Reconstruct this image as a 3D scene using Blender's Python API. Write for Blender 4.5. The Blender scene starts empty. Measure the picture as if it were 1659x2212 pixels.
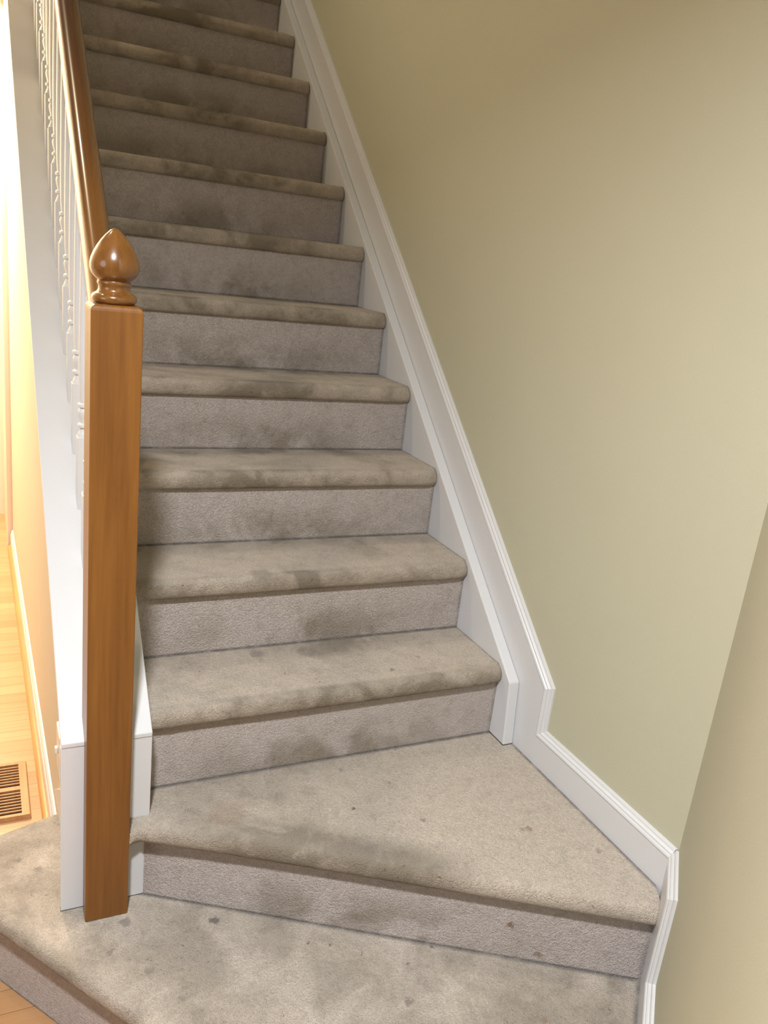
import bpy, bmesh, math, random
from mathutils import Vector, Matrix

# ------------------------------------------------------------------ camera
S = bpy.context.scene
COL = S.collection
cam_d = bpy.data.cameras.new('camera')
cam = bpy.data.objects.new('camera', cam_d)
COL.objects.link(cam)
S.camera = cam
YAW, PITCH, ROLL, FPX = 0.4708, 0.2918, -0.1164, 1792.0
d = Vector((math.sin(YAW)*math.cos(PITCH), math.cos(YAW)*math.cos(PITCH), -math.sin(PITCH)))
r0 = Vector((math.cos(YAW), -math.sin(YAW), 0)); dn0 = d.cross(r0)
rt = math.cos(ROLL)*r0 + math.sin(ROLL)*dn0
dn = -math.sin(ROLL)*r0 + math.cos(ROLL)*dn0
m = Matrix.Identity(4)
for i in range(3):
    m[i][0] = rt[i]; m[i][1] = -dn[i]; m[i][2] = -d[i]
m.translation = Vector((-0.2829, -1.5099, 1.4841))
cam.matrix_world = m
cam_d.sensor_fit = 'VERTICAL'; cam_d.sensor_height = 24.0
cam_d.lens = 24.0*FPX/2212.0
cam_d.clip_start = 0.02

# ------------------------------------------------------------------ light
S.view_settings.view_transform = 'Standard'
S.view_settings.look = 'None'
S.view_settings.gamma = 1.0
S.view_settings.exposure = 0.20
S.view_settings.use_curve_mapping = False

w = bpy.data.worlds.new('world'); S.world = w; w.use_nodes = True
bg = w.node_tree.nodes['Background']
bg.inputs[0].default_value = (1.0, 0.87, 0.68, 1); bg.inputs[1].default_value = 0.135


def lamp(name, kind, loc, power, color, size=0.1, rot=None, spread=180):
    l = bpy.data.lights.new(name, kind); l.energy = power; l.color = color
    if kind == 'AREA':
        l.shape = 'DISK'; l.size = size; l.spread = math.radians(spread)
    else:
        l.shadow_soft_size = size
    o = bpy.data.objects.new(name, l); COL.objects.link(o); o.location = loc
    if rot: o.rotation_euler = rot
    return o


lamp('foyer_ceiling_lamp', 'AREA', (-0.40, -1.32, 2.47), 52, (0.955, 0.97, 1.0), 0.16, None, 152)
lamp('hall_ceiling_lamp', 'AREA', (-0.46, 2.35, 2.44), 95, (1.0, 0.82, 0.60), 0.14, (0, math.radians(28), 0))
lamp('upstairs_ceiling_lamp', 'AREA', (-1.70, 1.55, 4.95), 33, (1.0, 0.82, 0.54), 0.26)
lamp('added_side_fill', 'AREA', (-2.3, -1.3, 1.7), 10, (0.97, 0.97, 1.0), 1.3, (0, math.radians(-90), math.radians(6)))  # added fill out of view, brightens the angled wall and evens the right wall

# ------------------------------------------------------------------ dimensions (metres)
R = 0.19            # riser
G = 0.2181          # going of the straight flight
W = 0.855           # inner face of the wall stringer
NSTEP = 15
SL = R/G            # slope of the flight
XB, XW = 0.885, 0.900                 # baseboard face, wall face
YC = -0.590                           # corner of the two walls
Q = math.sqrt(0.5)
Y_END = -0.0836                       # end of the low wall
LEAN = -0.0098                        # the low wall runs slightly out of parallel


def xl(y): return -0.1365 + LEAN*y    # hall face of the low wall


def capz(y): return 0.570 + SL*(y-Y_END)   # top of the sloping cap


# ------------------------------------------------------------------ materials
def nodes(name):
    mt = bpy.data.materials.new(name); mt.use_nodes = True
    nt = mt.node_tree
    return mt, nt, nt.nodes['Principled BSDF']


def N(nt, t, **kw):
    n = nt.nodes.new(t)
    for k, v in kw.items(): setattr(n, k, v)
    return n


def L(nt, a, b): nt.links.new(a, b)


def math_(nt, op, a, b=None, clamp=False):
    n = N(nt, 'ShaderNodeMath', operation=op); n.use_clamp = clamp
    for i, v in enumerate((a, b)):
        if v is None: continue
        if isinstance(v, (int, float)): n.inputs[i].default_value = v
        else: L(nt, v, n.inputs[i])
    return n.outputs[0]


def ramp(nt, v, a, b, lo=0.0, hi=1.0):
    n = N(nt, 'ShaderNodeMapRange', interpolation_type='SMOOTHSTEP'); L(nt, v, n.inputs[0])
    for i, x in zip((1, 2, 3, 4), (a, b, lo, hi)): n.inputs[i].default_value = x
    return n.outputs[0]


def mix(nt, f, a, b, mode='MIX'):
    n = N(nt, 'ShaderNodeMix', data_type='RGBA', blend_type=mode)
    if isinstance(f, (int, float)): n.inputs[0].default_value = f
    else: L(nt, f, n.inputs[0])
    for i, v in ((6, a), (7, b)):
        if isinstance(v, tuple): n.inputs[i].default_value = v + (1,) if len(v) == 3 else v
        else: L(nt, v, n.inputs[i])
    return n.outputs[2]


def noise(nt, vec, scale, detail=3, rough=0.5, dist=0.0):
    n = N(nt, 'ShaderNodeTexNoise'); n.inputs['Scale'].default_value = scale
    n.inputs['Detail'].default_value = detail; n.inputs['Roughness'].default_value = rough
    n.inputs['Distortion'].default_value = dist
    if vec is not None: L(nt, vec, n.inputs['Vector'])
    return n


def bump(nt, h, strength, dist, bs):
    b = N(nt, 'ShaderNodeBump'); b.inputs['Strength'].default_value = strength
    b.inputs['Distance'].default_value = dist; L(nt, h, b.inputs['Height']); L(nt, b.outputs[0], bs.inputs['Normal'])


def paint(name, color, rough=0.5, grain=0.02, texture=0.0006):
    mt, nt, bs = nodes(name)
    g = N(nt, 'ShaderNodeNewGeometry')
    n = noise(nt, g.outputs['Position'], 6, 4)
    c = mix(nt, n.outputs[0], tuple(x*(1-grain) for x in color), tuple(min(1, x*(1+grain)) for x in color))
    L(nt, c, bs.inputs['Base Color']); bs.inputs['Roughness'].default_value = rough
    n2 = noise(nt, g.outputs['Position'], 320, 2)
    bump(nt, n2.outputs[0], 0.25, texture, bs)
    return mt


def carpet(name, kind, spots=(), edges=(), wide=W):
    mt, nt, bs = nodes(name)
    P = N(nt, 'ShaderNodeNewGeometry').outputs['Position']
    tc = N(nt, 'ShaderNodeTexCoord')
    sep = N(nt, 'ShaderNodeSeparateXYZ'); L(nt, tc.outputs['Object'], sep.inputs[0])
    x, y, z = sep.outputs
    clean = (0.78, 0.685, 0.645) if kind == 'riser' else (0.79, 0.67, 0.545)
    dirt = (0.30, 0.24, 0.165)
    n_big = noise(nt, P, 7, 5, 0.6, 0.4).outputs[0]
    n_mid = noise(nt, P, 34, 4, 0.65).outputs[0]
    n_fib = noise(nt, P, 420, 2, 0.7).outputs[0]
    # traffic soil: walked middle of the step
    xm = math_(nt, 'SUBTRACT', x, 0.42); xm = math_(nt, 'MULTIPLY', xm, 1/0.30)
    xm = math_(nt, 'MULTIPLY', xm, xm); xm = math_(nt, 'MULTIPLY', xm, -1.0); xm = math_(nt, 'EXPONENT', xm)
    if kind == 'riser':
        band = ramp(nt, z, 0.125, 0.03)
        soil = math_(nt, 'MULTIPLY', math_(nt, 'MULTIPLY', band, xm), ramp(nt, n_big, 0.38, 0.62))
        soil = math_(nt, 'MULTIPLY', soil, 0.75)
    elif kind == 'tread':
        nose = ramp(nt, y, 0.012, -0.008)
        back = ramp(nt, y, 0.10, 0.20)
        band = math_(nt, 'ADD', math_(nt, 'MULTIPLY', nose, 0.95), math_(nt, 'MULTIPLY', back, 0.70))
        soil = math_(nt, 'MULTIPLY', band, math_(nt, 'ADD', math_(nt, 'MULTIPLY', xm, 0.85), 0.15))
        soil = math_(nt, 'MULTIPLY', soil, ramp(nt, n_big, 0.18, 0.70))
        soil = math_(nt, 'ADD', soil, math_(nt, 'MULTIPLY', ramp(nt, n_big, 0.44, 0.70), 0.42), True)
    elif kind == 'winder':
        nose = math_(nt, 'MULTIPLY', ramp(nt, y, 0.075, 0.005), ramp(nt, math_(nt, 'ABSOLUTE', math_(nt, 'SUBTRACT', x, 0.39)), 0.34, 0.12))
        left = ramp(nt, x, 0.62, 0.22)
        soil = math_(nt, 'ADD', math_(nt, 'MULTIPLY', nose, 0.85), math_(nt, 'MULTIPLY', left, 0.55))
        soil = math_(nt, 'MULTIPLY', soil, ramp(nt, n_big, 0.15, 0.65))
        soil = math_(nt, 'ADD', soil, math_(nt, 'MULTIPLY', ramp(nt, n_big, 0.52, 0.72), 0.15), True)
    else:
        soil = math_(nt, 'MULTIPLY', ramp(nt, n_big, 0.32, 0.64), 0.68)
    soil = math_(nt, 'ADD', soil, math_(nt, 'MULTIPLY', ramp(nt, n_mid, 0.46, 0.75), 0.26), True)
    c = mix(nt, soil, clean, dirt)
    n_tuft = noise(nt, P, 170, 3, 0.7).outputs[0]
    c = mix(nt, math_(nt, 'MULTIPLY', ramp(nt, n_tuft, 0.42, 0.66), 0.22), c, (0.27, 0.225, 0.18))
    c = mix(nt, math_(nt, 'MULTIPLY', ramp(nt, n_fib, 0.30, 0.70), 0.38), c, (0.20, 0.165, 0.13))
    if kind != 'riser':
        sp = noise(nt, P, 150, 1, 0.4).outputs[0]
        f = math_(nt, 'MULTIPLY', ramp(nt, sp, 0.71, 0.75), ramp(nt, n_big, 0.45, 0.62))
        c = mix(nt, math_(nt, 'MULTIPLY', f, 0.75), c, (0.12, 0.095, 0.075))
    # small separate spots
    if spots:
        wob = noise(nt, P, 75, 4, 0.7)
        vm = N(nt, 'ShaderNodeVectorMath', operation='SCALE'); L(nt, wob.outputs['Color'], vm.inputs[0]); vm.inputs['Scale'].default_value = 0.03
        va = N(nt, 'ShaderNodeVectorMath', operation='ADD'); L(nt, P, va.inputs[0]); L(nt, vm.outputs[0], va.inputs[1])
        for (sx, sy, sz, rad, colr, amt) in spots:
            dn_ = N(nt, 'ShaderNodeVectorMath', operation='DISTANCE'); L(nt, va.outputs[0], dn_.inputs[0])
            dn_.inputs[1].default_value = (sx+0.015, sy+0.015, sz+0.015)
            f = math_(nt, 'MULTIPLY', ramp(nt, dn_.outputs['Value'], rad, rad*0.45), amt)
            c = mix(nt, f, c, colr)
    # thin dark grey line where the pile meets risers and boards
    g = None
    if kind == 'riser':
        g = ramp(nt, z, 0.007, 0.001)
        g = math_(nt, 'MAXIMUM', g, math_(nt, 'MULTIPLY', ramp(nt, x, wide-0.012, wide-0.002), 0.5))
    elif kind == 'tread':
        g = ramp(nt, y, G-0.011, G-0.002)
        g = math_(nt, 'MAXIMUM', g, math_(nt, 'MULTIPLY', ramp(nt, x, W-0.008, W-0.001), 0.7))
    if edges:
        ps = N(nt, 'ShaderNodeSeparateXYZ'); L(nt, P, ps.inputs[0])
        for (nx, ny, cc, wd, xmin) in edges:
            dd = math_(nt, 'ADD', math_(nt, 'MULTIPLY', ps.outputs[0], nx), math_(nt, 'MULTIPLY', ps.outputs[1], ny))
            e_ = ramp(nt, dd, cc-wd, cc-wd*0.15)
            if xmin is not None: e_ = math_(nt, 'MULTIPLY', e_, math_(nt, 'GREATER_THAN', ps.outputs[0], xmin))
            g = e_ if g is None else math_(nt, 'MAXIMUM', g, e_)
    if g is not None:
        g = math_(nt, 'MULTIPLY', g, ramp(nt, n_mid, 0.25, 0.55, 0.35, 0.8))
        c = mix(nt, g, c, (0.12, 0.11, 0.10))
    L(nt, c, bs.inputs['Base Color'])
    bs.inputs['Roughness'].default_value = 1.0
    bs.inputs['Specular IOR Level'].default_value = 0.1
    bs.inputs['Sheen Weight'].default_value = 0.25
    bs.inputs['Sheen Roughness'].default_value = 0.6
    h = math_(nt, 'ADD', math_(nt, 'ADD', n_fib, n_tuft), math_(nt, 'MULTIPLY', n_mid, 0.8))
    bump(nt, h, 1.0, 0.006, bs)
    return mt


def oak(name, c1, c2, axis, scale=1.0, rough=0.22, coat=0.6):
    mt, nt, bs = nodes(name)
    tc = N(nt, 'ShaderNodeTexCoord')
    mp = N(nt, 'ShaderNodeMapping'); L(nt, tc.outputs['Object'], mp.inputs[0])
    s = [26.0*scale]*3; s[axis] = 1.6*scale
    mp.inputs['Scale'].default_value = s
    n = noise(nt, mp.outputs[0], 1.0, 5, 0.6, 0.8)
    s2 = [110.0*scale]*3; s2[axis] = 4*scale
    mp2 = N(nt, 'ShaderNodeMapping'); L(nt, tc.outputs['Object'], mp2.inputs[0]); mp2.inputs['Scale'].default_value = s2
    n2 = noise(nt, mp2.outputs[0], 1.0, 3, 0.6)
    f = math_(nt, 'ADD', math_(nt, 'MULTIPLY', ramp(nt, n.outputs[0], 0.3, 0.7), 0.7), math_(nt, 'MULTIPLY', ramp(nt, n2.outputs[0], 0.35, 0.7), 0.35), True)
    c = mix(nt, f, c1, c2)
    L(nt, c, bs.inputs['Base Color'])
    bs.inputs['Roughness'].default_value = rough
    bs.inputs['Coat Weight'].default_value = coat; bs.inputs['Coat Roughness'].default_value = 0.06
    return mt


def planks(name):
    mt, nt, bs = nodes(name)
    P = N(nt, 'ShaderNodeNewGeometry').outputs['Position']
    br = N(nt, 'ShaderNodeTexBrick'); L(nt, P, br.inputs['Vector'])
    br.offset = 0.37; br.inputs['Scale'].default_value = 1.0
    br.inputs['Brick Width'].default_value = 0.9; br.inputs['Row Height'].default_value = 0.057
    br.inputs['Mortar Size'].default_value = 0.0006; br.inputs['Bias'].default_value = 0.0
    br.inputs['Color1'].default_value = (0.52, 0.32, 0.165, 1); br.inputs['Color2'].default_value = (0.42, 0.23, 0.105, 1)
    br.inputs['Mortar'].default_value = (0.16, 0.07, 0.02, 1)
    mp = N(nt, 'ShaderNodeMapping'); L(nt, P, mp.inputs[0]); mp.inputs['Scale'].default_value = (3, 70, 20)
    n = noise(nt, mp.outputs[0], 1.0, 4, 0.6, 0.6)
    c = mix(nt, math_(nt, 'MULTIPLY', ramp(nt, n.outputs[0], 0.4, 0.75), 0.35), br.outputs['Color'], (0.34, 0.17, 0.07))
    L(nt, c, bs.inputs['Base Color']); bs.inputs['Roughness'].default_value = 0.28
    bs.inputs['Coat Weight'].default_value = 0.3; bs.inputs['Coat Roughness'].default_value = 0.15
    return mt


M_wall = paint('wall_paint_beige', (0.515, 0.50, 0.37), 0.75, 0.02, 0.0008)
M_hall = paint('hall_paint_cream', (0.70, 0.66, 0.56), 0.75)
M_tan = paint('knee_wall_paint_tan', (0.62, 0.555, 0.45), 0.7)
M_trim = paint('trim_paint_white', (0.675, 0.68, 0.69), 0.30, 0.01, 0.0002)
M_ceil = paint('ceiling_paint_white', (0.75, 0.74, 0.72), 0.9)
M_plate = paint('plastic_white', (0.72, 0.70, 0.64), 0.35, 0.01, 0.0001)
M_oak = oak('oak_varnished', (0.250, 0.100, 0.017), (0.155, 0.057, 0.009), 2, 1.0, 0.42, 0.15)
M_fin = oak('oak_varnished_turned', (0.225, 0.093, 0.019), (0.140, 0.052, 0.009), 2, 1.0, 0.25, 0.7)
M_rail = oak('oak_varnished_rail', (0.225, 0.093, 0.020), (0.140, 0.052, 0.010), 1, 1.0, 0.25, 0.6)
M_reg = oak('oak_register', (0.52, 0.27, 0.11), (0.38, 0.17, 0.06), 1, 1.0, 0.35, 0.2)
M_shoe = oak('oak_shoe_molding', (0.62, 0.32, 0.11), (0.45, 0.21, 0.06), 1, 1.0, 0.35, 0.2)
M_floor = planks('oak_strip_floor')
M_dark, _nt, _b = nodes('duct_dark'); _b.inputs['Base Color'].default_value = (0.012, 0.008, 0.006, 1); _b.inputs['Roughness'].default_value = 0.9

# ------------------------------------------------------------------ mesh helpers
def link(name, bm, mat, parent=None, smooth=False, frame=None, loc=None):
    """frame: world matrix the local mesh is expressed in; loc: world origin (verts given in world)."""
    bmesh.ops.recalc_face_normals(bm, faces=bm.faces)
    mw = frame if frame is not None else Matrix.Translation(loc if loc is not None else (0, 0, 0))
    inv = mw.inverted()
    for v in bm.verts: v.co = inv @ v.co
    me = bpy.data.meshes.new(name); bm.to_mesh(me); bm.free()
    me.materials.append(mat)
    if smooth:
        for p in me.polygons: p.use_smooth = True
        me.set_sharp_from_angle(angle=math.radians(50))
    o = bpy.data.objects.new(name, me); COL.objects.link(o)
    if parent is not None:
        o.parent = parent
        pm = parent_world(parent)
        o.matrix_basis = pm.inverted() @ mw
    else:
        o.matrix_basis = mw
    return o


def parent_world(o):
    return (parent_world(o.parent) @ o.matrix_basis) if o.parent else o.matrix_basis.copy()


def thing(name, label, cat, loc, group=None):
    o = bpy.data.objects.new(name, None); COL.objects.link(o); o.location = loc
    o.matrix_basis = Matrix.Translation(loc)
    o.empty_display_size = 0.05
    o['label'] = label; o['category'] = cat
    if group: o['group'] = group
    return o


def struct(o, label=None):
    o['kind'] = 'structure'
    if label: o['label'] = label
    return o


def prism(bm, poly, a, b, axis='z'):
    """extrude 2D polygon along axis between a and b. axis x: poly=(y,z); z: (x,y); y: (x,z)"""
    def P(p, t):
        return {'x': (t, p[0], p[1]), 'y': (p[0], t, p[1]), 'z': (p[0], p[1], t)}[axis]
    A = [bm.verts.new(P(p, a)) for p in poly]; B = [bm.verts.new(P(p, b)) for p in poly]
    bm.faces.new(A); bm.faces.new(B)
    n = len(poly)
    for i in range(n): bm.faces.new((A[i], A[(i+1) % n], B[(i+1) % n], B[i]))
    return A + B


def box(bm, x0, x1, y0, y1, z0, z1):
    return prism(bm, [(x0, y0), (x1, y0), (x1, y1), (x0, y1)], z0, z1, 'z')


def bevel(bm, w=0.002, seg=2, ang=0.5):
    bmesh.ops.recalc_face_normals(bm, faces=bm.faces)
    es = [e for e in bm.edges if len(e.link_faces) == 2 and e.calc_face_angle(0) > ang]
    bmesh.ops.bevel(bm, geom=es, offset=w, segments=seg, profile=0.5, affect='EDGES')


def lathe(bm, prof, cx, cy, seg=40):
    rings = []
    for (r, z) in prof:
        if r < 1e-5: rings.append([bm.verts.new((cx, cy, z))])
        else: rings.append([bm.verts.new((cx+r*math.cos(2*math.pi*i/seg), cy+r*math.sin(2*math.pi*i/seg), z)) for i in range(seg)])
    for a, b in zip(rings, rings[1:]):
        for i in range(seg):
            j = (i+1) % seg
            if len(a) == 1 and len(b) == 1: continue
            if len(a) == 1: bm.faces.new((a[0], b[i], b[j]))
            elif len(b) == 1: bm.faces.new((a[i], a[j], b[0]))
            else: bm.faces.new((a[i], a[j], b[j], b[i]))
    for r_ in (rings[0], rings[-1]):
        if len(r_) > 1: bm.faces.new(r_)


def sweep(bm, path, prof, tf):
    """mitred sweep of profile (out, thick) along a 2D path; out is to the left of travel; tf(u,v,t)->xyz"""
    n = len(path); secs = []
    for i in range(n):
        p = Vector(path[i])
        t0 = (p - Vector(path[i-1])).normalized() if i else None
        t1 = (Vector(path[i+1]) - p).normalized() if i < n-1 else None
        if t0 is None: t0 = t1
        if t1 is None: t1 = t0
        n0 = Vector((-t0.y, t0.x)); n1 = Vector((-t1.y, t1.x))
        mm = (n0+n1).normalized(); k = 1.0/max(0.2, mm.dot(n0))
        secs.append([bm.verts.new(tf(p.x+mm.x*k*o, p.y+mm.y*k*o, t)) for (o, t) in prof])
    for a, b in zip(secs, secs[1:]):
        for i in range(len(prof)-1): bm.faces.new((a[i], a[i+1], b[i+1], b[i]))
        bm.faces.new((a[-1], a[0], b[0], b[-1]))
    bm.faces.new(secs[0]); bm.faces.new(secs[-1])


# half-round nosing: (share of overhang, height below the tread top)
NOSE_T = 0.046
NOSE = [(0.0, NOSE_T), (0.35, NOSE_T), (0.70, NOSE_T*0.90), (0.92, NOSE_T*0.74), (1.0, NOSE_T*0.52), (0.97, NOSE_T*0.32),
        (0.84, NOSE_T*0.15), (0.55, NOSE_T*0.04), (0.10, 0.0), (-0.6, 0.0)]


def tread(bm, outline, ztop):
    """outline: list of (P, V, drop): base point, overhang vector (zero = cut edge), local lowering of the rim"""
    rings = []
    for (a, h) in NOSE:
        ring = []
        for it in outline:
            P_, V, drop = it[:3]
            k = a if a > 0 or len(it) < 4 else a*it[3]
            dz = drop*max(0.0, min(1.0, (a+0.6)/1.0)) * (1 if h < NOSE_T*0.6 else 0)
            ring.append(bm.verts.new((P_[0]+V[0]*k, P_[1]+V[1]*k, ztop-h-dz)))
        rings.append(ring)
    n = len(outline)
    for a, b in zip(rings, rings[1:]):
        for i in range(n):
            j = (i+1) % n
            bm.faces.new((a[i], a[j], b[j], b[i]))
    bm.faces.new(rings[-1]); bm.faces.new(rings[0])


# ------------------------------------------------------------------ setting
bm = bmesh.new(); box(bm, -2.6, 1.6, -2.6, 3.25, -0.08, 0.0)
struct(link('floor', bm, M_floor), 'honey oak strip floor in the hall')

bm = bmesh.new(); box(bm, XW, XW+0.1, YC, 3.6, -0.0, 5.2)
struct(link('wall_right', bm, M_wall), 'long beige wall beside the straight flight')
bm = bmesh.new()
L2 = 1.02
c0 = Vector((XW, YC)); dv = Vector((-Q, -Q)); nv = Vector((Q, -Q))
prism(bm, [tuple(c0), tuple(c0+dv*L2), tuple(c0+dv*L2+nv*0.1), tuple(c0+nv*0.1+Vector((0.1, 0)))], 0.0, 5.2, 'z')
struct(link('wall_front', bm, M_wall), 'angled beige wall at the foot of the stairs')
bm = bmesh.new(); box(bm, -2.6, -0.12, 3.05, 3.15, 0, 2.5)
struct(link('wall_back', bm, M_hall), 'bright cream wall at the end of the hall')
bm = bmesh.new(); box(bm, -1.45, -1.35, 0.5, 3.05, 0, 2.5)
struct(link('wall_left', bm, M_hall), 'cream wall across the hall')
bm = bmesh.new(); box(bm, -1.45, -0.17, 1.45, 3.15, 2.5, 2.58)
struct(link('ceiling', bm, M_ceil), 'white hall ceiling')

# low wall under the balustrade: drywall body, board on its end, raked cap
bm = bmesh.new()
Y1 = 2.52
def zb(y): return capz(y)-0.0098
v = []
for (y, z) in ((-0.070, 0.0), (-0.070, zb(-0.070)), (Y1, zb(Y1)), (Y1, 0.0)):
    v.append((bm.verts.new((xl(y), y, z)), bm.verts.new((-0.018, y, z))))
A = [a for a, b in v]; B = [b for a, b in v]
bm.faces.new(A); bm.faces.new(B)
for i in range(4): bm.faces.new((A[i], A[(i+1) % 4], B[(i+1) % 4], B[i]))
low = struct(link('wall_inner', bm, M_tan), 'low tan wall under the balusters')
bm = bmesh.new(); box(bm, -0.1665, 0.0, Y_END, -0.070, R, capz(Y_END)-0.0100); bevel(bm, 0.0015)
struct(link('trim_1', bm, M_trim), 'white board on the end of the low wall')
bm = bmesh.new()
yy0 = Y_END-0.0015
prof = [(-0.0165+0, 0)]
v = []
for (y, z) in ((yy0, capz(yy0)-0.0095), (yy0, capz(yy0)), (2.9, capz(2.9)), (2.9, capz(2.9)-0.0095)):
    v.append((bm.verts.new((-0.1660+LEAN*0.5*max(0, y), y, z)), bm.verts.new((0.0, y, z))))
A = [a for a, b in v]; B = [b for a, b in v]
bm.faces.new(A); bm.faces.new(B)
for i in range(4): bm.faces.new((A[i], A[(i+1) % 4], B[(i+1) % 4], B[i]))
bevel(bm, 0.002)
struct(link('trim_2', bm, M_trim), 'white raked cap of the low wall')
bm = bmesh.new()
prism(bm, [(-0.069, 0.2), (-0.069, capz(-0.069)-0.0098), (Y1, capz(Y1)-0.0098), (Y1, capz(Y1)-0.45), (0.15, 0.2)], -0.0178, 0.0, 'x')
struct(link('trim_3', bm, M_trim), 'white skirt board on the left of the flight')
# casing at the far end of the low wall
bm = bmesh.new(); box(bm, -0.186, -0.12, Y1+0.01, 3.045, 0, 2.3); bevel(bm, 0.003)
struct(link('trim_4', bm, paint('casing_light_tint', (0.74, 0.62, 0.53), 0.4)), 'door casing at the far end of the hall')  # peach cast of the light on the casing is put into its colour

# baseboards: right wall
BASE = [(0.0, 0.0), (0.0, 0.0155), (0.0035, 0.0165), (0.007, 0.0150), (0.0085, 0.0125), (0.0125, 0.0120), (0.0145, 0.0095),
        (0.0155, 0.0070), (0.0195, 0.0062), (0.0220, 0.0045), (0.0220, 0.0)]


def rake(y): return 0.697 + SL*y


path = [(YC+0.004, 0.451), (-0.140, 0.451), (-0.140, rake(-0.140)), (3.2, rake(3.2))]
bm = bmesh.new()
prism(bm, [(YC+0.004, R*2-0.02)] + path + [(3.2, rake(3.2)-0.5), (0.0, R*2-0.02)], XB, XW, 'x')
bb = struct(link('baseboard_right', bm, M_trim), 'white raked baseboard with molded top on the right wall')
bm = bmesh.new(); sweep(bm, path, BASE, lambda u, vv, t: (XW-t, u, vv))
link('cap_molding', bm, M_trim, bb)

# baseboard on the angled wall
def on2(s, z, t): return (XW - Q*s - Q*t, YC - Q*s + Q*t, z)


path2 = [(0.004, 0.451), (0.125, 0.451), (0.125, 0.263), (1.02, 0.263)]
bm = bmesh.new()
poly = [(0.004, R-0.02)] + path2 + [(1.02, R-0.02)]
A = [bm.verts.new(on2(s, z, 0.0)) for s, z in poly]; B = [bm.verts.new(on2(s, z, 0.015)) for s, z in poly]
bm.faces.new(A); bm.faces.new(B)
for i in range(len(poly)): bm.faces.new((A[i], A[(i+1) % len(poly)], B[(i+1) % len(poly)], B[i]))
bb = struct(link('baseboard_front', bm, M_trim), 'white stepped baseboard on the angled wall')
bm = bmesh.new(); sweep(bm, path2, BASE, lambda u, vv, t: on2(u, vv, t))
link('cap_molding', bm, M_trim, bb)

# baseboard and shoe molding on the hall face of the low wall
def along(bm, y0, y1, sect):
    A = [bm.verts.new((xl(y0)-t, y0, z)) for t, z in sect]; B = [bm.verts.new((xl(y1)-t, y1, z)) for t, z in sect]
    bm.faces.new(A); bm.faces.new(B)
    for i in range(len(sect)): bm.faces.new((A[i], A[(i+1) % len(sect)], B[(i+1) % len(sect)], B[i]))


Y_STEP = 0.232
bm = bmesh.new(); along(bm, Y_STEP, Y1, [(0, 0), (0.012, 0), (0.012, 0.068), (0.009, 0.074), (0.008, 0.082), (0.004, 0.090), (0, 0.090)])
bb = struct(link('baseboard_left', bm, M_trim), 'white baseboard along the hall side of the low wall')
bm = bmesh.new(); along(bm, Y_STEP, Y1, [(0.0121, 0), (0.026, 0), (0.0255, 0.006), (0.022, 0.013), (0.017, 0.017), (0.0121, 0.018)])
link('shoe_molding', bm, M_shoe, bb)['label'] = 'oak shoe molding'
# short raked piece standing on the bottom step
bm = bmesh.new()
A = []; B = []
for (y, z) in ((-0.068, 0.196), (0.31, 0.196), (0.17, 0.293), (-0.068, 0.293)):
    A.append(bm.verts.new((xl(y), y, z))); B.append(bm.verts.new((xl(y)-0.009, y, z)))
bm.faces.new(A); bm.faces.new(B)
for i in range(4): bm.faces.new((A[i], A[(i+1) % 4], B[(i+1) % 4], B[i]))
struct(link('trim_5', bm, M_trim), 'short white skirting piece above the bottom step')

# ------------------------------------------------------------------ staircase
DK = (0.07, 0.055, 0.045); BR = (0.24, 0.12, 0.05); GY = (0.20, 0.165, 0.13)
sp1 = [(-0.054, -0.150, R, 0.014, GY, .7), (0.112, -0.200, R, 0.013, DK, .8), (-0.089, -0.215, R, 0.009, GY, .7), (0.270, -0.313, R, 0.0042, DK, .9),
       (0.09, -0.159, R, 0.0042, DK, .8), (-0.028, -0.28, R, 0.012, GY, .5), (0.310, -0.330, R, 0.0042, DK, .9), (0.36, -0.37, R, 0.0042, DK, .9), (0.437, -0.421, R, 0.0042, DK, .9),
       (0.47, -0.44, R, 0.0042, DK, .9), (0.50, -0.40, R, 0.0042, DK, .9), (0.17, -0.45, R, 0.0055, DK, .8), (0.40, -0.50, R, 0.010, GY, .7), (0.62, -0.62, R, 0.012, BR, .5),
       (0.56, -0.47, R, 0.0042, DK, .8), (0.30, -0.26, R, 0.014, GY, .5), (-0.20, 0.05, R, 0.014, GY, .6), (-0.235, 0.09, R, 0.011, GY, .6), (-0.19, -0.03, R, 0.0042, DK, .7),
       (-0.215, -0.02, R, 0.0042, DK, .7), (0.015, -0.36, R, 0.012, GY, .5)]
sp2 = [(0.403, -0.184, 2*R, 0.0055, DK, .9), (0.262, -0.102, 2*R, 0.030, GY, .28), (0.335, -0.100, 2*R, 0.028, GY, .28), (0.735, -0.351, 2*R, 0.011, BR, .6),
       (0.719, -0.350, 2*R, 0.009, BR, .5), (0.426, -0.051, 2*R, 0.008, GY, .7), (0.195, -0.071, 2*R, 0.02, GY, .25), (0.515, -0.121, 2*R, 0.007, GY, .7),
       (0.385, -0.31, 2*R, 0.022, GY, .3), (0.53, -0.26, 2*R, 0.009, GY, .7), (0.839, -0.455, 2*R, 0.009, GY, .5), (0.15, -0.12, 2*R, 0.05, (0.36, 0.22, 0.13), .35)]
spr = [(0.630, -0.470, 0.268, 0.011, BR, .85), (0.687, -0.504, 0.208, 0.010, BR, .6)]
spt = [(0.289, 0.184, 3*R, 0.026, GY, .55), (0.433, 0.207, 3*R, 0.0042, DK, .8), (0.572, 0.037, 3*R, 0.007, GY, .8), (0.668, 0.08, 3*R, 0.008, GY, .5),
       (0.41, 0.17, 3*R, 0.035, GY, .35), (0.296, 0.215, 4*R, 0.035, GY, .5), (0.41, 0.265, 4*R, 0.0042, DK, .8), (0.71, 0.278, 4*R, 0.0042, DK, .8)]
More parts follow.
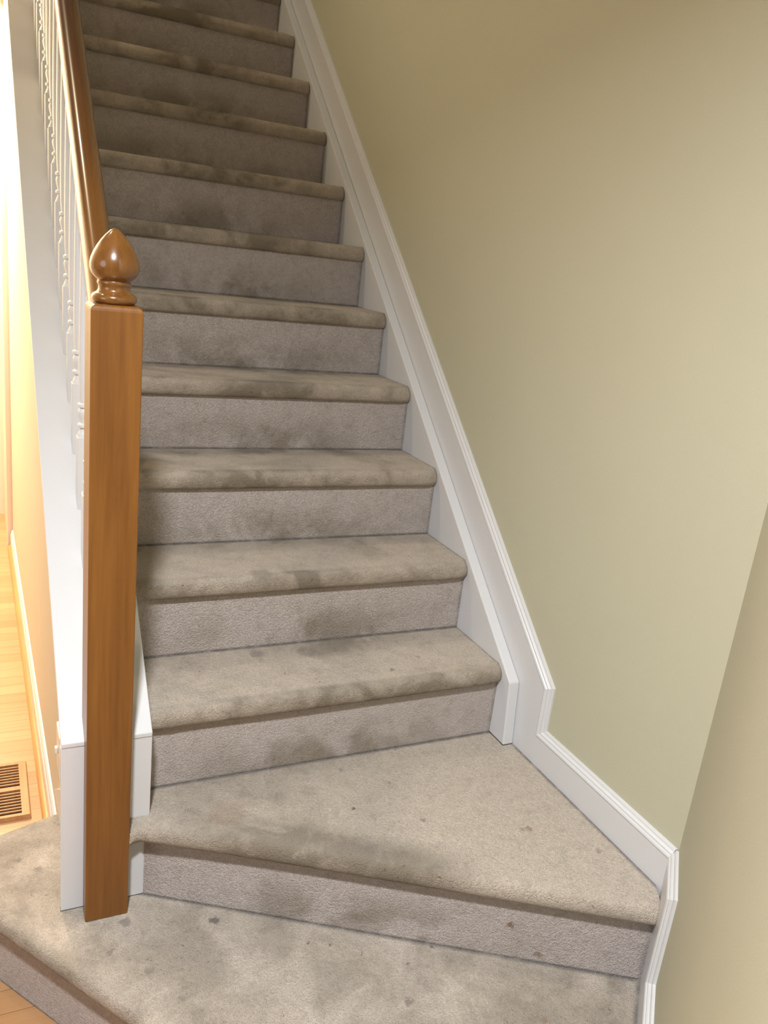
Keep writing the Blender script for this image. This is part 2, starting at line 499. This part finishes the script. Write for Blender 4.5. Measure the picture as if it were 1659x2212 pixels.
M_plat = carpet('carpet_bottom_step', 'platform', sp1, [(0.518, 0.855, 0.518*0.86-0.855*0.609, 0.011, -0.03), (Q, -Q, 1.469*Q, 0.012, None)])
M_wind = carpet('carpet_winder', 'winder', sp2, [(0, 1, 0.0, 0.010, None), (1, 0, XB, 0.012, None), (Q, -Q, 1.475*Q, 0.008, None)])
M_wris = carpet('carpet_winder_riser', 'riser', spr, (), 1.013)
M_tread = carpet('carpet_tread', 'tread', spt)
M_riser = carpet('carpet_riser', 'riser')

stairs = thing('staircase', 'beige carpeted staircase turning from two fan-shaped steps into a straight flight', 'staircase', (0.43, 0.9, 0.0))

# bottom step (wraps round the newel into the hall)
dirR1 = Vector((0.574, -0.819)); out1 = Vector((-0.819, -0.574))
p1 = Vector((-0.179, -0.170))
def r1(t): return p1 + dirR1*t
S2 = 1.469   # x - y on the face of the angled baseboard
t_end = (S2 - (p1.x-p1.y))/(dirR1.x-dirR1.y)
fr = [r1(t_end*(i/12) + (-0.32)*(1-i/12)) for i in range(13)]      # from hall end to the wall
nose1 = [(tuple(p), tuple(out1*0.024), 0.0, 1.0 if 0 < i < 12 else 0.0) for i, p in enumerate(fr)]
zero = (0.0, 0.0)
rest = [((0.860, -0.609), zero, 0), ((-0.0077, Y_END-0.0005), zero, 0), ((-0.167, Y_END-0.0005), zero, 0), ((-0.1672, -0.0706), zero, 0), ((xl(-0.06)-0.0005, -0.0706), zero, 0),
        ((xl(Y_STEP)-0.0005, 0.226), (0.0, 0.006), 0.0), ((-0.26, 0.182), (-0.003, 0.010), 0.0), ((-0.365, 0.144), (-0.010, 0.014), 0.0)]
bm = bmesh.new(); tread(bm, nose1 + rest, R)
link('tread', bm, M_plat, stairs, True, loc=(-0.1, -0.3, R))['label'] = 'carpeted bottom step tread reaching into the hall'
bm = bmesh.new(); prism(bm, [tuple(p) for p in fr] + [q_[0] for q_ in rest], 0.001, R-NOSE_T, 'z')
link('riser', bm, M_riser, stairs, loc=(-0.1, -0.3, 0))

# fan-shaped second step
W0 = Vector((-0.0085, Y_END-0.0020)); W1 = Vector((0.860, -0.609))
dW = (W1-W0).normalized(); nW = Vector((dW.y, -dW.x))   # towards the viewer
ang = math.atan2(dW.y, dW.x)
fW = Matrix.Translation((W0.x, W0.y, 2*R)) @ Matrix.Rotation(ang, 4, 'Z')
ol = [((-0.0452, Y_END-0.0003), (0.0, -0.040), 0.006, 0.0)]
for i in range(15):
    t = i/14
    p = W0.lerp(W1, t)
    ol.append((tuple(p), tuple(nW*(0.026+0.010*(1-t)**6)), 0.003*(t > 0.98), min(1.0, t*4)*(t < 0.99)))
ol += [((XB-0.0003, YC+0.0204), zero, 0), ((XB-0.0003, -0.0635), zero, 0), ((W-0.0005, -0.0635), zero, 0), ((W-0.0005, 0.02), zero, 0), ((0.0005, 0.02), zero, 0), ((0.0005, Y_END-0.0006), zero, 0)]
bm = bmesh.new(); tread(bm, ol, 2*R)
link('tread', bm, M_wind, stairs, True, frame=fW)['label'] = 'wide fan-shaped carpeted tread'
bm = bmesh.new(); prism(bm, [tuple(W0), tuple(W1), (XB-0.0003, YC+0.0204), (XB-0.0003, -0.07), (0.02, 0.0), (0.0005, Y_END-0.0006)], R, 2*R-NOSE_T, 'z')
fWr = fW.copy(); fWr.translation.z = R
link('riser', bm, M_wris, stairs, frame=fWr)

# straight flight
xs = [0.0006] + [0.0006 + (W-0.0012)*t for t in (0.02, 0.05, 0.1, 0.2, 0.35, 0.5, 0.65, 0.8, 0.9, 0.94, 0.965, 0.985)] + [W-0.0006]
for k in range(3, NSTEP+1):
    y = (k-3)*G
    rnd = random.Random(k)
    ol = []
    for x in xs:
        e = max(0.0, 1-(W-x)/0.045); e2 = max(0.0, 1-x/0.03)
        o_ = 0.024 - 0.012*e*e - 0.004*e2*e2 + 0.0012*rnd.uniform(-1, 1)
        ol.append(((x, y), (0.0, -o_), 0.010*e*e + 0.003*e2 + 0.0006*rnd.random()))
    ol += [((W-0.0006, y+G+0.02), zero, 0.0), ((0.0006, y+G+0.02), zero, 0.0)]
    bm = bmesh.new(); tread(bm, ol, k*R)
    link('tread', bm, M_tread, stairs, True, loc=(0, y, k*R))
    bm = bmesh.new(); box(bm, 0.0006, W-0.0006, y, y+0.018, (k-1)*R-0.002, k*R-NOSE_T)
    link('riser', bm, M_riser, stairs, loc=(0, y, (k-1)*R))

# stringer along the wall
bm = bmesh.new()
prism(bm, [(-0.0630, 2*R), (-0.0480, 0.585-SL*0.048), (3.1, 0.585+SL*3.1), (3.1, 0.585+SL*3.1-0.5), (0.15, 2*R)], W, XB-0.0005, 'x')
bevel(bm, 0.003, 2)
link('stringer', bm, M_trim, stairs, loc=(W, 0, 2*R))['label'] = 'white wall-side stringer board'

# ------------------------------------------------------------------ railing
XN, HN = -0.0858, 0.0400
YN0 = -0.1288
rail = thing('stair_railing', 'oak newel post and handrail with white turned balusters beside the carpeted stairs', 'railing', (XN, YN0+HN, R))
bm = bmesh.new()
YB = YN0+2*HN
z_sh = 1.371
prism(bm, [(YN0, R+0.0004), (YN0, z_sh), (YB, z_sh), (YB, capz(YB)+0.001), (Y_END-0.0045, capz(Y_END)+0.001), (Y_END-0.0045, R+0.0004)], XN-HN, XN+HN, 'x')
bmesh.ops.recalc_face_normals(bm, faces=bm.faces)
es = [e for e in bm.edges if all(v.co.z > z_sh-1e-4 for v in e.verts)]
bmesh.ops.bevel(bm, geom=es, offset=0.009, segments=4, profile=0.5, affect='EDGES')
bevel(bm, 0.0022, 2, 0.8)
newel = link('newel_post', bm, M_oak, rail, loc=(XN, YN0+HN, R))
prof = [(0.0, 1.4865), (0.0035, 1.4858), (0.0085, 1.4825), (0.015, 1.476), (0.0215, 1.468), (0.0275, 1.459), (0.0325, 1.450), (0.0362, 1.441), (0.0383, 1.432), (0.0380, 1.424),
        (0.0355, 1.417), (0.0315, 1.4115), (0.0270, 1.408), (0.0256, 1.4068), (0.0262, 1.4050), (0.0266, 1.4030), (0.0262, 1.4008), (0.0250, 1.3995), (0.0244, 1.3965), (0.0247, 1.3930), (0.0262, 1.3898),
        (0.0292, 1.3875), (0.0328, 1.3855), (0.0348, 1.3828), (0.0355, 1.3790), (0.0348, 1.3752), (0.0325, 1.3728), (0.0300, 1.3715), (0.0300, 1.3690)]
bm = bmesh.new(); lathe(bm, prof, XN, YN0+HN, 48)
link('finial', bm, M_fin, newel, True, loc=(XN, YN0+HN, 1.37))['label'] = 'turned acorn finial'

# handrail: bread-loaf section swept along the slope
th = math.atan(SL); ct, st = math.cos(th), math.sin(th)
HW, HT = 0.0255, 0.058
sect = []
for i in range(17):
    a = math.pi*i/16
    sect.append((HW*math.cos(a), HT*0.5 - 0.021 + 0.025*math.sin(a)))
sect = sect + [(-HW, 0.006), (-HW*0.88, -0.004), (-HW*0.92, -HT*0.5+0.010), (-HW*0.80, -HT*0.5), (HW*0.80, -HT*0.5), (HW*0.92, -HT*0.5+0.010), (HW*0.88, -0.004), (HW, 0.006)]
ZR = 1.322
bm = bmesh.new()
def rail_pt(y, o, h): return (XN+o, y, ZR + SL*y + h/ct)
ya, yb = YB+0.0003, 2.75
A = [bm.verts.new(rail_pt(ya, o, h)) for o, h in sect]; B = [bm.verts.new(rail_pt(yb, o, h)) for o, h in sect]
for i in range(len(sect)): bm.faces.new((A[i], A[(i+1) % len(sect)], B[(i+1) % len(sect)], B[i]))
bm.faces.new(A); bm.faces.new(B)
hr = link('handrail', bm, M_rail, rail, False, frame=Matrix.Translation((XN, ya, ZR+SL*ya)) @ Matrix.Rotation(th, 4, 'X'))
for p in hr.data.polygons: p.use_smooth = len(p.vertices) == 4
hr.data.set_sharp_from_angle(angle=math.radians(40))

# balusters, two to a tread
def baluster(yc):
    hb = 0.0160
    z0 = capz(yc)
    z1 = ZR + SL*yc - (HT*0.5)/ct + 0.004
    bm = bmesh.new()
    zbk = z0+0.145
    # square foot, cut to the slope
    pts = [(yc-hb, capz(yc-hb)), (yc-hb, zbk), (yc+hb, zbk), (yc+hb, capz(yc+hb))]
    prism(bm, pts, XN-hb, XN+hb, 'x'); bevel(bm, 0.0012, 1)
    pr = [(0.0105, zbk-0.002), (0.0150, zbk), (0.0150, zbk+0.002), (0.0125, zbk+0.009), (0.0098, zbk+0.014), (0.0098, zbk+0.018), (0.0140, zbk+0.020), (0.0150, zbk+0.0235), (0.0140, zbk+0.027),
          (0.0098, zbk+0.029), (0.0100, zbk+0.034), (0.0125, zbk+0.042), (0.0140, zbk+0.052), (0.0125, zbk+0.058), (0.0098, zbk+0.061), (0.0142, zbk+0.063), (0.0150, zbk+0.0665), (0.0142, zbk+0.070),
          (0.0105, zbk+0.072), (0.0118, zbk+0.090), (0.0128, zbk+0.130), (0.0126, zbk+0.200), (0.0112, zbk+0.320), (0.0095, z1-0.03), (0.0090, z1)]
    b2 = bmesh.new(); lathe(b2, pr, XN, yc, 16)
    me = bpy.data.meshes.new('t'); b2.to_mesh(me); b2.free(); nf = len(bm.faces)
    bm.from_mesh(me); bpy.data.meshes.remove(me)
    return bm, (XN, yc, z0)


y0 = 0.312
bm, lc = baluster(y0)
b0 = link('baluster', bm, M_trim, rail, True, loc=lc)
b0.data.set_sharp_from_angle(angle=math.radians(35))
b0['label'] = 'white turned baluster'
ys = [y0 + i*G/2 for i in range(-3, 21) if i]
for yv in ys:
    c = b0.copy(); COL.objects.link(c); c.parent = rail
    c.matrix_basis = Matrix.Translation((0, yv-y0, SL*(yv-y0))) @ b0.matrix_basis

# ------------------------------------------------------------------ wall plate
yp, zp = 0.205, 0.372
wp = thing('wall_plate', 'white wall plate low on the tan wall behind the newel post', 'wall plate', (xl(yp)-0.0005, yp, zp))
bm = bmesh.new(); box(bm, xl(yp)-0.0100, xl(yp)-0.0012, yp-0.036, yp+0.036, zp-0.057, zp+0.050); bevel(bm, 0.002, 2)
link('plate', bm, M_plate, wp, loc=(xl(yp), yp, zp))
bm = bmesh.new(); box(bm, xl(yp)-0.0165, xl(yp)-0.0101, yp-0.006, yp+0.006, zp-0.008, zp+0.008); bevel(bm, 0.002, 2)
link('toggle', bm, M_plate, wp, loc=(xl(yp)-0.01, yp, zp))

# ------------------------------------------------------------------ floor register
RX1, RX0, RY0, RY1, RZ = -0.191, -0.50, 0.478, 0.730, 0.013
reg = thing('floor_register', 'slotted oak floor register in the hall floor by the low tan wall', 'floor register', ((RX0+RX1)/2, (RY0+RY1)/2, 0.0))
sx1, sx0, sy0, sy1 = -0.2135, RX0+0.0225, 0.490, 0.714
bm = bmesh.new()
box(bm, sx1, RX1, RY0, RY1, 0.0005, RZ); box(bm, RX0, sx0, RY0, RY1, 0.0005, RZ)
box(bm, sx0, sx1, RY0, sy0, 0.0005, RZ); box(bm, sx0, sx1, sy1, RY1, 0.0005, RZ)
for vv in bm.verts:
    if vv.co.z > 0.01:
        if abs(vv.co.x-RX1) < 1e-4: vv.co.x -= 0.004
        if abs(vv.co.x-RX0) < 1e-4: vv.co.x += 0.004
        if abs(vv.co.y-RY0) < 1e-4: vv.co.y += 0.002
        if abs(vv.co.y-RY1) < 1e-4: vv.co.y -= 0.004
link('frame', bm, M_reg, reg, loc=(RX1, RY0, 0))
bm = bmesh.new()
ym = (sy0+sy1)/2
box(bm, sx0, sx1, ym-0.0085, ym+0.0085, 0.003, RZ-0.0005)
for (a, b) in ((sy0, ym-0.0085), (ym+0.0085, sy1)):
    stp = (b-a)/8
    for i in range(1, 8):
        yv = a + stp*i
        box(bm, sx0, sx1, yv-0.0019, yv+0.0019, 0.0085, RZ-0.0005)
link('grille', bm, M_reg, reg, loc=(RX1, RY0, 0))
bm = bmesh.new(); box(bm, sx0, sx1, sy0, sy1, 0.0005, 0.0028)
link('duct_opening', bm, M_dark, reg, loc=(RX1, RY0, 0))['label'] = 'dark duct opening'
